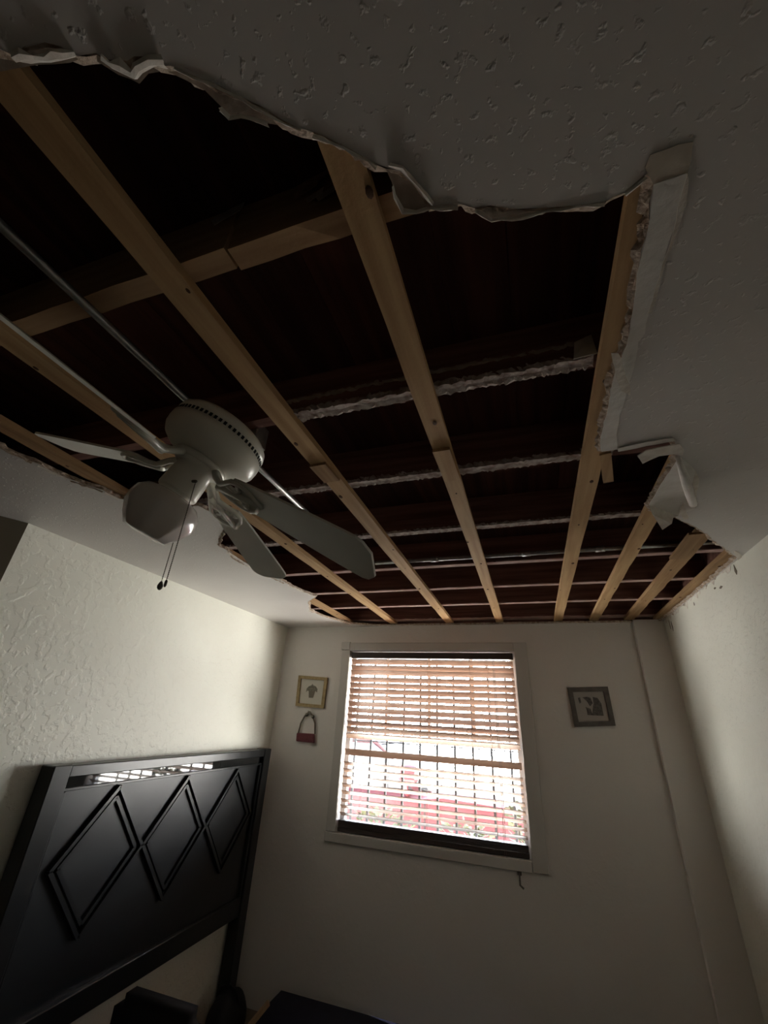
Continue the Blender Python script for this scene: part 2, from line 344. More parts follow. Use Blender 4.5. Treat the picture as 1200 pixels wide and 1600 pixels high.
for k, (a, b) in enumerate((((0, 698), (52, 722)), ((60, 727), (105, 747)), ((110, 750), (161, 767)), ((165, 769), (187, 780)), ((340, 852), (350, 826)), ((355, 862), (400, 891)), ((400, 891), (445, 911)), ((450, 914), (494, 933)), ((484, 954), (546, 975)), ((560, 976), (700, 978.5)), ((720, 978), (900, 976)))):
    curl([a, b], 'paper_white' if k % 2 else 'gypsum', wd=.012 if k < 9 else .008, drop=.006, name='torn_edge_paper')
# stripped joint beside the long strip on the right
sheet('joint_tape', [(1012, 272), (1008, 262), (1016, 242), (1040, 234), (1060, 226), (1083, 222), (1080, 250), (1074, 272), (1022, 289)], 'tape_old', ZC - .0016)
sheet('joint_tape', [(1022, 288), (1073, 271), (1068, 300), (1058, 345), (1048, 370), (1036, 410), (1024, 450), (1014, 490), (1008, 520), (1000, 532), (979, 542), (986, 500), (991, 470), (1000, 410), (1010, 372), (1016, 340)], 'joint', ZC - .0026)
sheet('joint_tape', [(979, 540), (998, 530), (994, 560), (986, 590), (978, 620), (968, 650), (963, 680), (964, 702), (940, 706), (938, 693), (941, 675), (952, 626), (959, 590), (964, 574)], 'joint', ZC - .0020)
sheet('joint_tape', [(955, 552), (966, 552), (976, 580), (984, 600), (985, 618), (972, 612), (962, 590)], 'paper_white', ZC - .012)
sheet('joint_tape', [(1050, 371), (1056, 347), (1066, 300), (1074, 272), (1077, 280), (1072, 320), (1062, 350), (1050, 385), (1040, 410), (1030, 450), (1018, 490), (1012, 490), (1024, 450), (1036, 410)], 'paper_white', ZC - .0036)
# delaminated corner: white board, hanging flap, rolled tape
sheet('stripped_board', [(1062, 712), (1073, 722), (1085, 734), (1093, 750), (1088, 772), (1086, 795), (1074, 800), (1060, 806), (1046, 803), (1022, 802), (1014, 789), (1030, 762), (1046, 738)], 'joint', ZC - .002)
bm = bmesh.new()
A_ = on_z((1014, 789), ZC - .002); B_ = on_z((1060, 806), ZC - .002)
plate(bm, [A_, on_z((1019, 803), ZC - .03), on_z((1035, 828), ZC - .055), on_z((1050, 818), ZC - .05), on_z((1052, 809), ZC - .02), B_], (0, .2, 1), .004)
obj('hanging_flap', bm, 'paper_white', ceil)
bm = bmesh.new(); tube(bm, [on_z(p, z) for p, z in (((1059, 714), ZC - .004), ((1066, 735), ZC - .012), ((1074, 760), ZC - .02), ((1083, 788), ZC - .022))], [.006, .010, .013, .012], 8)
obj('rolled_tape', bm, 'joint', ceil, True)
sheet('paper_flap', [(1086, 735), (1093, 750), (1088, 772), (1084, 790), (1079, 772), (1083, 752)], 'paper_white', ZC - .006)
sheet('paper_flap', [(1062, 795), (1068, 785), (1072, 800), (1076, 810), (1068, 812), (1062, 804)], 'paper_white', ZC - .010)
sheet('paper_flap', [(996, 713), (1010, 704), (1040, 698), (1062, 694), (1069, 703), (1066, 712), (1052, 710), (1030, 713), (1004, 725)], 'paper_white', ZC - .012, .003)
sheet('paper_flap', [(965, 701), (1010, 691), (1052, 685), (1056, 689), (1010, 697), (966, 706)], 'joint', ZC - .004, .003)
sheet('paper_flap', [(1148, 862), (1156, 864), (1162, 876), (1154, 880)], 'paper_white', ZC - .004, .003)

# ------------------------------------------------------------------ furring strips (run towards the window wall)
ZB = ZC + DW + .001; BT = .020; ZJ = ZB + BT
STR = 'furring strips in the torn ceiling'
strips = [(-1.435, .058, YN, 3.40, 'pine_d', 'darker pine furring strip nearest the left wall, behind the left fan blade'),
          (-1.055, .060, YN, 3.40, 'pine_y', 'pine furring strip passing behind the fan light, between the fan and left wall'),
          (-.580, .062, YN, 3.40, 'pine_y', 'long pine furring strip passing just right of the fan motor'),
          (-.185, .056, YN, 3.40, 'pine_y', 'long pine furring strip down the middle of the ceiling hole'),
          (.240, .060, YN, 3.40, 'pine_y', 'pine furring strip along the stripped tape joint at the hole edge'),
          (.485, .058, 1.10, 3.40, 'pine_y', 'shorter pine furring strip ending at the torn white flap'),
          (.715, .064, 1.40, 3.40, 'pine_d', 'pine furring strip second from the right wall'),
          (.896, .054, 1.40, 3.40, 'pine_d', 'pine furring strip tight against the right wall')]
for x, wd, y0, y1, mk, lab in strips:
    t = obj('furring_strip', rough_beam(bmesh.new(), 'y', y0, y1, x - wd / 2, x + wd / 2, ZB, ZJ, .0016, 40), mk)
    tag(t, lab, 'wood strip', STR)
    for k in range(int((y1 - max(y0, .2)) / .42)):
        yy = max(y0, .3) + .42 * k + random.uniform(0, .2); xx = x + random.uniform(-.4, .4) * wd; rr = random.uniform(.003, .007)
        bm = bmesh.new(); bmesh.ops.create_uvsphere(bm, u_segments=8, v_segments=5, radius=rr)
        for v in bm.verts: v.co = V((xx + v.co.x, yy + v.co.y * 1.6, ZB - .0005 + v.co.z * .25))
        obj('knot', bm, 'knot', t)
# splice blocks / splintered ends under the strips
def block(p0, p1, wd, mk, lab, z=ZB - .004, th=.010, xc=None):
    bm = bmesh.new(); a, b = on_z(p0, z), on_z(p1, z)
    if xc is not None: a.x, b.x = xc, xc + .004
    bar(bm, a, b, wd, th); t = obj('wood_splice', bm, mk); tag(t, lab, 'wood piece'); return t
block((480, 728), (512, 752), .058, 'pine_d', 'splintered wood splice on the strip right of the fan', xc=-.584)
block((693, 702), (716, 748), .052, 'pine_y', 'pale wood splice on the middle furring strip', xc=-.186)
block((945, 706), (950, 750), .030, 'pine_y', 'short scrap of wood beside the strip under the taped edge', ZB + .004, .018)
block((1058, 872), (1090, 833), .062, 'pine_d', 'wood scrap lapped on the strip second from the right wall', ZB - .003, .010)

# ------------------------------------------------------------------ joists (run left to right)
JH = .135; JG = 'joists above the furring strips'
jys = [(.350, .040, 'joist_pine', 'pale split joist nearest the viewer with torn brown paper'),
       (.785, .034, 'joist', 'joist level with the fan motor, edged with ragged white plaster'),
       (1.172, .036, 'joist', 'second joist beyond the fan with scabby white plaster edge'),
       (1.628, .040, 'joist', 'third joist beyond the fan, by the tip of the right blade'),
       (2.085, .036, 'joist', 'joist carrying the metal conduit near the window wall'),
       (2.500, .036, 'joist', 'third joist from the window wall, next past the conduit'),
       (2.900, .036, 'joist', 'second joist from the window wall'),
       (3.345, .040, 'joist', 'last joist resting beside the window wall top')]
for i, (y, wd, mk, lab) in enumerate(jys):
    if i == 0:
        t = empty('ceiling_joist', (-.5, y, ZJ), lab, 'joist', JG)
        obj('joist_board', rough_beam(bmesh.new(), 'x', XL - .1, -.452, y - wd / 2, y + wd / 2, ZJ + .001, ZJ + JH, .0015, 20), mk, t)
        obj('joist_board', rough_beam(bmesh.new(), 'x', -.446, XR, y - wd / 2 + .002, y + wd / 2 + .003, ZJ + .001, ZJ + JH, .0015, 20), mk, t)
        for k in range(9):
            xx = -.5 + .32 * random.random(); zz = ZJ + random.uniform(.03, .10); s = random.uniform(.012, .035)
            bm = bmesh.new(); y0 = y - wd / 2 - .002
            plate(bm, [V((xx, y0, zz)), V((xx + s * 2, y0 - .006, zz + s * .2)), V((xx + s * 2.2, y0 - .010, zz + s * .6)), V((xx + s, y0 - .004, zz + s * .9)), V((xx - s * .3, y0 - .003, zz + s * .5))], (0, -1, 0), .001)
            obj('paper_scrap', bm, 'kraft' if k % 3 else 'paper_back', t)
        continue
    t = obj('ceiling_joist', rough_beam(bmesh.new(), 'x', XL - .1, XR, y - wd / 2, y + wd / 2, ZJ + .001, ZJ + JH, .0015, 30), mk)
    tag(t, lab, 'joist', JG)
    yf = y - wd / 2
    if i in (1, 2, 3):      # plaster left clinging to the lower edge
        x0, x1 = {1: (-.62, .205), 2: (-1.2, .30), 3: (-1.5, .46)}[i]
        bm = bmesh.new(); rr = [random.uniform(.3, 1.0) for _ in range(600)]; amp = {1: 1.0, 2: .8, 3: .45}[i]
        ribbon(bm, [(x0, yf, ZJ), (x1, yf, ZJ)], lambda k: ((0, .004 + .018 * amp * rr[k]), (-.004 * rr[k + 7], .010 * amp), (-.006 * amp * rr[k + 3], -.001 - .004 * amp * rr[k]), (.012, -.002), (.012 + .022 * rr[k + 5], -.002 - .003 * rr[k + 9] * amp), (wd, .002)), jit=.0034, step=.008)
        obj('plaster_residue', bm, 'residue', t)
    else:
        bm = bmesh.new(); rr = [random.uniform(.3, 1.0) for _ in range(600)]
        ribbon(bm, [(-1.6, yf, ZJ), (XR - .02, yf, ZJ)], lambda k: ((-.001, .008 * rr[k]), (-.001, -.0005), (wd * .5, -.001), (wd, -.0005)), jit=.0008, step=.03)
        obj('primed_edge', bm, 'pinkwash', t)
    if i == 1:              # second ragged line of plaster higher on the side
        bm = bmesh.new(); rr = [random.uniform(.1, 1.0) for _ in range(600)]
        ribbon(bm, [(-.60, yf, ZJ + .045), (-.2, yf, ZJ + .050), (.19, yf, ZJ + .048)], lambda k: ((0, .014 * rr[k]), (-.006 * rr[k + 4], .004), (-.008 * rr[k + 1], -.004 * rr[k + 2]), (0, -.010 * rr[k + 6])), jit=.002, step=.011)
        obj('plaster_residue', bm, 'paper_back', t)
        bm = bmesh.new()
        plate(bm, [V((.17, yf - .004, ZJ + .05)), V((.205, yf - .012, ZJ + .055)), V((.208, yf - .012, ZJ - .004)), V((.16, yf - .01, ZJ - .006))], (0, -1, 0), .002)
        obj('paper_scrap', bm, 'paper_white', t)
# roof boards above
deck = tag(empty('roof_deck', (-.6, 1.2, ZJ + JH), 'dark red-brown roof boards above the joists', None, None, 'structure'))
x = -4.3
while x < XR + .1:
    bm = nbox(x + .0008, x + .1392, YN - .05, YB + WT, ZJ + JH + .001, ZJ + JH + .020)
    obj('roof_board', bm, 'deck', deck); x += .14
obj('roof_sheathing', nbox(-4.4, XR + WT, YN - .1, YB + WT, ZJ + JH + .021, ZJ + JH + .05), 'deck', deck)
# wall plate above the window wall & block ends between joists
tag(obj('trim_2', nbox(XL, XR, 3.372, YB, ZJ + .001, ZJ + .06), 'pinkwash'), 'wood plate on top of the window wall', kind='structure')

# conduits
bm = tube(bmesh.new(), [(-.80, y, ZJ - .010 + .0) for y in (-.6, 0, .5, 1.0, 1.45)], .0095, 10)
tag(obj('metal_conduit', bm, 'steel', None, True), 'thin metal conduit running behind the fan motor', 'pipe')
bm = tube(bmesh.new(), [(x, 2.03, ZJ + .022) for x in (-.75, -.3, .3, .9)], .011, 10)
t = tag(obj('metal_conduit', bm, 'steel', None, True), 'metal conduit lying along a joist near the window wall', 'pipe')
for x in (-.42, .04, .37):
    bm = tube(bmesh.new(), [(x - .02, 2.03, ZJ + .022), (x + .02, 2.03, ZJ + .022)], .0145, 10); obj('coupling', bm, 'steel', t, True)

# ------------------------------------------------------------------ ceiling fan (sagging to the left)
K = .92
HB = CAM + V((-.83792, .76245, .600)) * K
N = V((-.37325, -.11657, -.92038)).normalized()
TB = V((-.11115, .99055, -.08039)).normalized(); TC = V((.92105, .07229, -.38268)).normalized()
FR = .6154 * K; DROOP = .0745 * K
fan = empty('ceiling_fan', HB - N * .13, 'white four-blade ceiling fan with glass light, hanging crooked from the joists', 'ceiling fan')
bm = lathe(bmesh.new(), HB, N, [(-.138, .085), (-.138, .112), (-.128, .122), (-.112, .1265), (-.110, .124), (-.096, .124), (-.094, .1285), (-.080, .129), (-.062, .127), (-.046, .118), (-.034, .100), (-.026, .078), (-.022, .050)], 48)
mh = obj('motor_housing', bm, 'fan', fan, True)
u = N.orthogonal().normalized(); v_ = N.cross(u)
bm = bmesh.new()
for k in range(60):
    t = 2 * math.pi * k / 60; dd = u * math.cos(t) + v_ * math.sin(t); tt = N.cross(dd)
    bar(bm, HB - N * .1075 + dd * .1235, HB - N * .0985 + dd * .1235, .007, .003, 0, dd)
obj('vent_slots', bm, 'slot', mh)
bm = lathe(bmesh.new(), HB, N, [(-.022, .060), (-.004, .062), (0, .055), (.004, .047), (.030, .049), (.072, .051), (.078, .049), (.080, .040), (.094, .058), (.098, .060)], 32)
sh = obj('switch_housing', bm, 'fan', fan, True)
bm = lathe(bmesh.new(), HB, N, [(-.024, .070), (-.014, .072), (-.008, .064)], 32); obj('flywheel', bm, 'iron', fan, True)
def fac(i, t):
    wgt = (0, 0, .1, .5, 1, 1, 1, 1)[i]; a = math.pi / 4; q = (t % a) - a / 2
    return 1 - wgt * (1 - math.cos(a / 2) / math.cos(q))
bm = lathe(bmesh.new(), HB, N, [(.088, .050), (.094, .068), (.110, .083), (.130, .0885), (.150, .087), (.178, .071), (.200, .054), (.203, .030)], 48, fac)
obj('light_shade', bm, 'opal', fan, True)
PS = math.radians(-15)
for t in (TB, TC, -TB, -TC):
    e = t.cross(N).normalized(); wv = e * math.cos(PS) - N * math.sin(PS); nb = N * math.cos(PS) + e * math.sin(PS)
    st = [(.165, .036), (.172, .046), (.20, .050), (.30, .056), (.42, .062), (.50, .0645), (.530, .0645), (.548, .058), (FR, .036)]
    bm = bmesh.new(); P = lambda s, wq, h: HB + t * s + N * (DROOP * s / FR) + wv * wq + nb * h
    lo = [[bm.verts.new(P(s, q * b, .003)) for q in (-1, -.5, 0, .5, 1)] for s, b in st]
    up = [[bm.verts.new(P(s, q * b, -.003)) for q in (-1, -.5, 0, .5, 1)] for s, b in st]
    for i in range(len(st) - 1):
        for j in range(4):
            bm.faces.new((lo[i][j], lo[i][j + 1], lo[i + 1][j + 1], lo[i + 1][j])); bm.faces.new((up[i][j + 1], up[i][j], up[i + 1][j], up[i + 1][j + 1]))
        bm.faces.new((lo[i][0], lo[i + 1][0], up[i + 1][0], up[i][0])); bm.faces.new((lo[i + 1][4], lo[i][4], up[i][4], up[i + 1][4]))
    for i in (0, -1):
        for j in range(4): bm.faces.new((lo[i][j], up[i][j], up[i][j + 1], lo[i][j + 1]))
    bmesh.ops.recalc_face_normals(bm, faces=bm.faces)
    bl = obj('blade', bm, 'blade', fan)
    bm = bmesh.new()
    for sgn in (-1, 1):
        tube(bm, [HB + t * .060 - N * .014, HB + t * .085 + N * .006 + e * sgn * .010, P(.115, sgn * .012, .010), P(.140, sgn * .026, .010), P(.165, sgn * .040, .007), P(.195, sgn * .043, .006), P(.222, sgn * .030, .006), P(.236, sgn * .012, .006), P(.252, 0, .006)], [.010, .0085, .008, .0075, .007, .006, .006, .0055, .005], 8)
        tube(bm, [P(.140, sgn * .026, .010), P(.158, sgn * .012, .008), P(.176, sgn * .010, .007), P(.186, sgn * .020, .006), P(.176, sgn * .028, .006)], .0055, 6)
        tube(bm, [P(.188, sgn * .031, .002), P(.188, sgn * .031, .011)], .007, 8)
    tube(bm, [P(.105, 0, .010), P(.150, 0, .010), P(.235, 0, .006)], [.013, .009, .008], 8)
    tube(bm, [P(.232, 0, .002), P(.232, 0, .011)], .007, 8)
    obj('blade_iron', bm, 'iron', bl, True)
def chain(p0, z1, fob):
    bm = bmesh.new(); n = int((p0.z - z1) / .0042)
    for k in range(n):
        r = bmesh.ops.create_icosphere(bm, subdivisions=1, radius=.0017); bmesh.ops.translate(bm, verts=r['verts'], vec=V((p0.x, p0.y, p0.z - k * .0042)))
    tube(bm, [p0, V((p0.x, p0.y, z1))], .0007, 5)
    c = obj('pull_chain', bm, 'chain', fan)
    bm = lathe(bmesh.new(), V((p0.x, p0.y, z1)), V((0, 0, -1)), fob, 14); obj('pull_fob', bm, 'chain', c, True)
def vert_end(p0, px): return on_y(px, p0.y).z
hp = HB + N * .04; dp = (hp - CAM); s = CAM + ray(306, 752) * (dp.dot(fw) - .05)
bm = tube(bmesh.new(), [s.lerp(hp, .5), s], .004, 8); obj('chain_guide', bm, 'chain', sh, True)
chain(s, vert_end(s, (264, 906)), [(0, .0015), (.003, .003), (.012, .003), (.016, .001)])
s2 = HB + N * .086 + V((-.02, .085, -.0)); q = ray(270, 850); s2 = CAM + q * ((HB + N * .15 - CAM).dot(fw) + .05); z2 = vert_end(s2, (252, 908)); s2.z += .09
chain(s2, z2, [(0, .0015), (.004, .004), (.012, .0068), (.018, .006), (.022, .003)])
# mounting box above the fan
bx = on_z((388, 664), ZJ); bm = nbox(bx.x - .04, bx.x + .018, .800, .855, ZJ - .045, ZJ + .03, bev=.003)
tag(obj('junction_box', bm, 'steel'), 'small metal electrical box on the joist beside the fan motor', 'electrical box')

# ------------------------------------------------------------------ window
win = tag(empty('window_1', (-.77, YB, WZ0), 'window with wooden blinds in the far wall', None, None, 'structure'))
yc = YB - .018
def trimbox(name, x0, x1, z0, z1, y0=yc, y1=YB - .0005): obj(name, nbox(x0, x1, y0, y1, z0, z1, bev=.003), 'trim', win)
trimbox('casing', -1.512, WX0, .985, 2.240); trimbox('casing', WX1, -.005, .93, 2.300)
trimbox('casing', WX0 - .005, WX1, WZ1 + .001, 2.300); trimbox('corner_block', -1.520, -1.443, 2.242, 2.308, yc - .006)
trimbox('window_apron', -1.52, WX1 - .001, .925, .983)
for x0, x1, z0, z1 in ((WX0, WX0 + .035, WZ0, WZ1), (WX1 - .035, WX1, WZ0, WZ1), (WX0 + .035, WX1 - .035, WZ0, WZ0 + .03), (WX0 + .035, WX1 - .035, WZ1 - .03, WZ1)):
    obj('window_frame', nbox(x0, x1, 3.476, 3.516, z0, z1), 'vinyl', win)
obj('meeting_rail', nbox(WX0 + .035, WX1 - .035, 3.480, 3.512, 1.585, 1.620), 'vinyl', win)
for x in (-1.118, -.77, -.43): obj('muntin', nbox(x - .012, x + .012, 3.486, 3.506, 1.62, WZ1 - .03), 'vinyl', win)
for z0, z1 in ((WZ0 + .03, 1.585), (1.62, WZ1 - .03)): obj('pane', nbox(WX0 + .035, WX1 - .035, 3.495, 3.497, z0, z1), 'glass', win)
# blind
bl = empty('window_blind', (-.77, 3.452, WZ0), 'wooden slatted blind hanging inside the window', 'blind')
BY = 3.442; X0, X1 = WX0 + .012, WX1 - .012
obj('headrail', nbox(X0, X1, BY - .026, BY + .026, 2.178, 2.224, bev=.003), 'rail', bl)
zs = [2.150, 2.104, 2.066, 2.013, 1.968, 1.924, 1.876, 1.829, 1.781, 1.735, 1.686, 1.645, 1.598, (1.487, 60), 1.410, 1.367, 1.318, 1.269, 1.223, 1.175, 1.136, 1.092]
def slat_mesh(ang):
    bm = bmesh.new(); a = math.radians(ang); d = V((0, -math.cos(a), math.sin(a))); n = V((0, math.sin(a), math.cos(a)))
    pr = [(-.025, 0), (-.0125, .0013), (0, .0018), (.0125, .0013), (.025, 0)]
    ends = []
    for x in (X0 + .002, X1 - .002):
        ends.append([bm.verts.new(V((x + .77, 0, 0)) + d * p + n * (h + .0013)) for p, h in pr] + [bm.verts.new(V((x + .77, 0, 0)) + d * p + n * (h - .0013)) for p, h in pr[::-1]])
    k = len(ends[0])
    for i in range(k): bm.faces.new((ends[0][i], ends[0][(i + 1) % k], ends[1][(i + 1) % k], ends[1][i]))
    bm.faces.new(ends[0]); bm.faces.new(ends[1][::-1]); bmesh.ops.recalc_face_normals(bm, faces=bm.faces)
    me = bpy.data.meshes.new('slat'); bm.to_mesh(me); bm.free(); me.materials.append(M['slat']); return me
TILT = 44
sm = slat_mesh(TILT); sm2 = slat_mesh(TILT - 12)
for z in zs:
    me = sm if isinstance(z, tuple) or z > 1.5 else sm2
    if isinstance(z, tuple): z, an = z; me = slat_mesh(an)
    o = bpy.data.objects.new('slat', me); COL.objects.link(o); o.parent = bl; o.location = V((-.77, BY, z)) - bl.location
    o.rotation_euler = (math.radians(random.uniform(-2, 2)), math.radians(random.uniform(-.12, .12)), 0)
for k in range(7):       # spare slats stacked on the bottom rail, shade painted into their colour
    obj('stacked_slat', nbox(X0 + .002, X1 - .002, BY - .026, BY + .026, 1.020 + .0055 * k, 1.0245 + .0055 * k), 'rail', bl)
obj('bottom_rail', nbox(X0, X1, BY - .027, BY + .027, .990, 1.018, bev=.003), 'rail', bl)
for x in (-1.27, -.77, -.44, -.30):
    bm = bmesh.new(); tube(bm, [(x, BY - .0265, 1.02), (x, BY - .0265, 2.18)], .0009, 5); tube(bm, [(x, BY + .0265, 1.02), (x, BY + .0265, 2.18)], .0009, 5); obj('ladder_cord', bm, 'cord', bl)
for x in (-.262, -.252):
    bm = tube(bmesh.new(), [(x, BY - .033, .99), (x + .004, BY - .034, 1.5), (x, BY - .030, 2.18)], .0016, 6); obj('lift_cord', bm, 'cord', bl)
# cord cleat below the window
cp = on_y((812, 1366), YB); t = empty('cord_hook', (cp.x, YB - .02, cp.z - .03), 'small dark hook on the wall below the right window corner', 'hook')
obj('hook_plate', nbox(cp.x - .012, cp.x + .012, YB - .008, YB - .0005, cp.z - .005, cp.z + .05, bev=.002), 'grey_frame', t)
obj('hook_arm', tube(bmesh.new(), [(cp.x, YB - .006, cp.z + .02), (cp.x, YB - .03, cp.z), (cp.x, YB - .032, cp.z - .045), (cp.x + .02, YB - .03, cp.z - .06)], .006, 8), 'grey_frame', t, True)
# security bars outside
gr = empty('security_grille', (-.77, 3.66, .93), 'black iron security bars outside the window', 'grille')
x = -1.43
while x < -.06:
    obj('bar', nbox(x - .008, x + .008, 3.652, 3.668, .93, 2.30), 'bar', gr); x += .1375
for z in (1.0, 1.56, 1.60, 2.2): obj('cross_bar', nbox(-1.52, -.02, 3.644 if z < 1.5 or z > 2 else 3.668, 3.653 if z < 1.5 or z > 2 else 3.674, z - .004, z + .004), 'bar', gr)
for x in (-1.515, -.025):
    for z in (1.0, 2.2): obj('mounting_stub', nbox(x - .006, x + .006, YB + WT, 3.66, z - .006, z + .006), 'bar', gr)

# ------------------------------------------------------------------ pictures and purse ornament on the window wall
def picture(name, pts, fm, mm, fwid, lab, depth=.018):
    cx = sum(p.x for p in pts) / 4; cz = min(p.z for p in pts)
    t = empty(name, (cx, YB - .01, cz), lab, 'picture')
    c = sum(pts, V()) / 4; inner = [c + (p - c) * (1 - fwid) for p in pts]
    for i in range(4):
        j = (i + 1) % 4; bm = bmesh.new(); plate(bm, [pts[i], pts[j], inner[j], inner[i]], (0, -1, 0), depth); o = obj('frame_side', bm, fm, t)
    bm = bmesh.new(); plate(bm, [p + V((0, -.001, 0)) for p in inner], (0, -1, 0), .005); obj('mount', bm, mm, t)
    return t, c
YF = YB - .0005
pp = [on_y(p, YF) for p in ((468, 1055.5), (513, 1059), (507, 1107), (463, 1103))]
t, c = picture('picture_frame', pp, 'gold', 'mount', .20, 'small gilt-framed print hanging above the red purse ornament')
bm = bmesh.new(); ys = YB - .0075
plate(bm, [V((c.x + a * .055, ys, c.z + .012 + b * .05)) for a, b in ((-.95, -.35), (-.9, .2), (-.6, .55), (-.15, .75), (0, 1.0), (.15, .75), (.6, .6), (.95, .2), (.95, -.35), (.6, -.1), (.3, -.2), (0, -.1), (-.4, -.2), (-.7, -.1))], (0, -1, 0), .0008); obj('print', bm, 'ink', t)
bm = bmesh.new(); plate(bm, [V((c.x + a, ys, c.z + b)) for a, b in ((-.028, .008), (.034, .008), (.020, -.048), (-.020, -.048))], (0, -1, 0), .0006); obj('print', bm, 'strap', t)
pp = [on_y(p, YF) for p in ((886, 1074.5), (949, 1073), (961.5, 1134), (898, 1136))]
t, c = picture('picture_frame', pp, 'grey_frame', 'mount2', .24, 'charcoal-framed print with dark figures hanging right of the window')
for sh_ in (((-.045, .055), (-.015, .06), (.005, .055), (.015, .02), (-.005, .0), (-.02, .03)), ((.02, .06), (.05, .055), (.068, .02), (.07, -.055), (.0, -.055), (.01, -.01), (.02, .02)), ((-.035, -.005), (-.005, -.015), (.005, -.055), (-.03, -.055), (-.03, -.03)), ((-.075, .05), (-.06, .055), (-.058, .02), (-.07, .015))):
    bm = bmesh.new(); plate(bm, [V((c.x + a, ys, c.z + b)) for a, b in sh_], (0, -1, 0), .0008); obj('print', bm, 'ink2', t)
q = [on_y(p, YB - .012) for p in ((465, 1145), (492, 1146.5), (492, 1161), (464, 1158))]
t = empty('purse_ornament', (q[0].x + .08, YB - .01, min(p.z for p in q)), 'tiny wine-red purse ornament hanging on a nail beside the window', 'wall ornament')
bm = bmesh.new(); plate(bm, q, (0, -1, 0), .018); bmesh.ops.bevel(bm, geom=list(bm.edges), offset=.003, segments=2, affect='EDGES'); obj('pouch', bm, 'wine', t)
st = [on_y(p, YB - .015) for p in ((466, 1146), (470, 1130), (476, 1119), (482, 1113), (484, 1112), (488, 1118), (492, 1130), (492, 1147))]
obj('strap', tube(bmesh.new(), st, .006, 8), 'strap', t, True)
for p in ((479.5, 1116.5), (489, 1120)):
    a = on_y(p, YB - .022); bm = bmesh.new(); bmesh.ops.create_uvsphere(bm, u_segments=10, v_segments=6, radius=.014); bmesh.ops.translate(bm, verts=bm.verts, vec=a); obj('charm', bm, 'chain', t, True)
a = on_y((484, 1112), YB); obj('nail', tube(bmesh.new(), [a, a + V((0, -.03, .004))], .003, 6), 'chain', t)

# ------------------------------------------------------------------ headboard
hb = empty('headboard', (-2.02, 2.42, 0), 'tall black headboard with three diamonds against the left wall', 'headboard')
XB0, XB1 = XL + .012, -2.030
for y0, y1 in ((1.555, 1.640), (3.215, 3.300)): obj('post', nbox(XB0, -1.995, y0, y1, 0, 1.475, bev=.004), 'black', hb)
obj('top_rail', nbox(XB0, -2.000, 1.640, 3.215, 1.425, 1.472, bev=.004), 'black', hb)
obj('gloss_strip', nbox(-2.04, -2.020, 1.66, 3.195, 1.383, 1.4245), 'mirror', hb)
obj('panel', nbox(XB0, XB1, 1.640, 3.215, .60, 1.382), 'blackpanel', hb)
obj('strip_moulding', nbox(XB1, -2.012, 1.640, 3.215, 1.370, 1.383, bev=.002), 'black', hb)
for y0, y1 in ((1.640, 1.660), (3.195, 3.215)): obj('side_moulding', nbox(XB1, -2.008, y0, y1, .60, 1.370, bev=.003), 'black', hb)
obj('bottom_rail', nbox(XB0, -2.005, 1.640, 3.215, .50, .60, bev=.004), 'black', hb)
for cy in (1.952, 2.443, 2.934):
    for sy, sz in ((1, 1), (1, -1), (-1, 1), (-1, -1)):
        dm = bmesh.new()
        p0 = V((XB1 + .009, cy, 1.077 + sz * .283)); p1 = V((XB1 + .009, cy + sy * .243, 1.077))
        for sc_, th in ((1.0, .020), (.84, .014)):
            c0 = V((XB1 + th / 2, cy, 1.077)); a0 = c0 + V((0, 0, sz * .283 * sc_)); a1 = c0 + V((0, sy * .243 * sc_, 0))
            bar(dm, a0, a1, .016, th, 0, (1, 0, 0))
        bar(dm, V((XB1 + .003, cy, 1.077 + sz * .26)), V((XB1 + .003, cy + sy * .224, 1.077)), .040, .006, 0, (1, 0, 0))
        obj('diamond_moulding', dm, 'black', hb)

# ------------------------------------------------------------------ low things near the floor
bm = nbox(-1.72, .55, 2.86, 3.36, .0, .17); bmesh.ops.bevel(bm, geom=list(bm.edges), offset=.04, segments=4, affect='EDGES')
t = empty('floor_cushion', (-.6, 3.1, 0), 'low dark navy padded cushion under the window', 'cushion'); obj('padding', bm, 'navy', t, True)
for z in (.035, .135):
    obj('piping', tube(bmesh.new(), [(-1.70, 2.857, z), (-.6, 2.855, z), (.53, 2.857, z)], .006, 6), 'fabric', t, True)
t = empty('low_chair', (-1.72, 2.25, 0), 'black low chair back in front of the headboard', 'chair')
bm = nbox(-1.93, -1.48, 2.18, 2.24, .22, .56); bmesh.ops.bevel(bm, geom=[e for e in bm.edges if abs((e.verts[0].co - e.verts[1].co).y) > .03], offset=.05, segments=5, affect='EDGES'); obj('backrest', bm, 'fabric', t, True)
bm = nbox(-1.93, -1.48, 2.24, 2.62, .20, .28); bmesh.ops.bevel(bm, geom=list(bm.edges), offset=.02, segments=2, affect='EDGES'); obj('seat', bm, 'fabric', t)
for x in (-1.90, -1.51):
    for y in (2.21, 2.59): obj('leg', nbox(x - .018, x + .018, y - .018, y + .018, 0, .22, bev=.003), 'black', t)
bm = bmesh.new(); bmesh.ops.create_uvsphere(bm, u_segments=20, v_segments=12, radius=1)
for v in bm.verts: v.co = V((-1.88 + v.co.x * .10 * (1 + .1 * math.sin(5 * v.co.y)), 3.05 + v.co.y * .14, .12 + v.co.z * .12 * (1 + .08 * math.sin(6 * v.co.x))))
t = empty('soft_bag', (-1.88, 3.05, 0), 'black slumped bag on the floor by the headboard post', 'bag'); obj('bag_body', bm, 'fabric', t, True)
obj('bag_handle', tube(bmesh.new(), [(-1.95, 3.05, .19), (-1.93, 3.03, .25), (-1.88, 3.02, .27), (-1.83, 3.03, .25), (-1.81, 3.05, .19)], .008, 8), 'fabric', t, True)
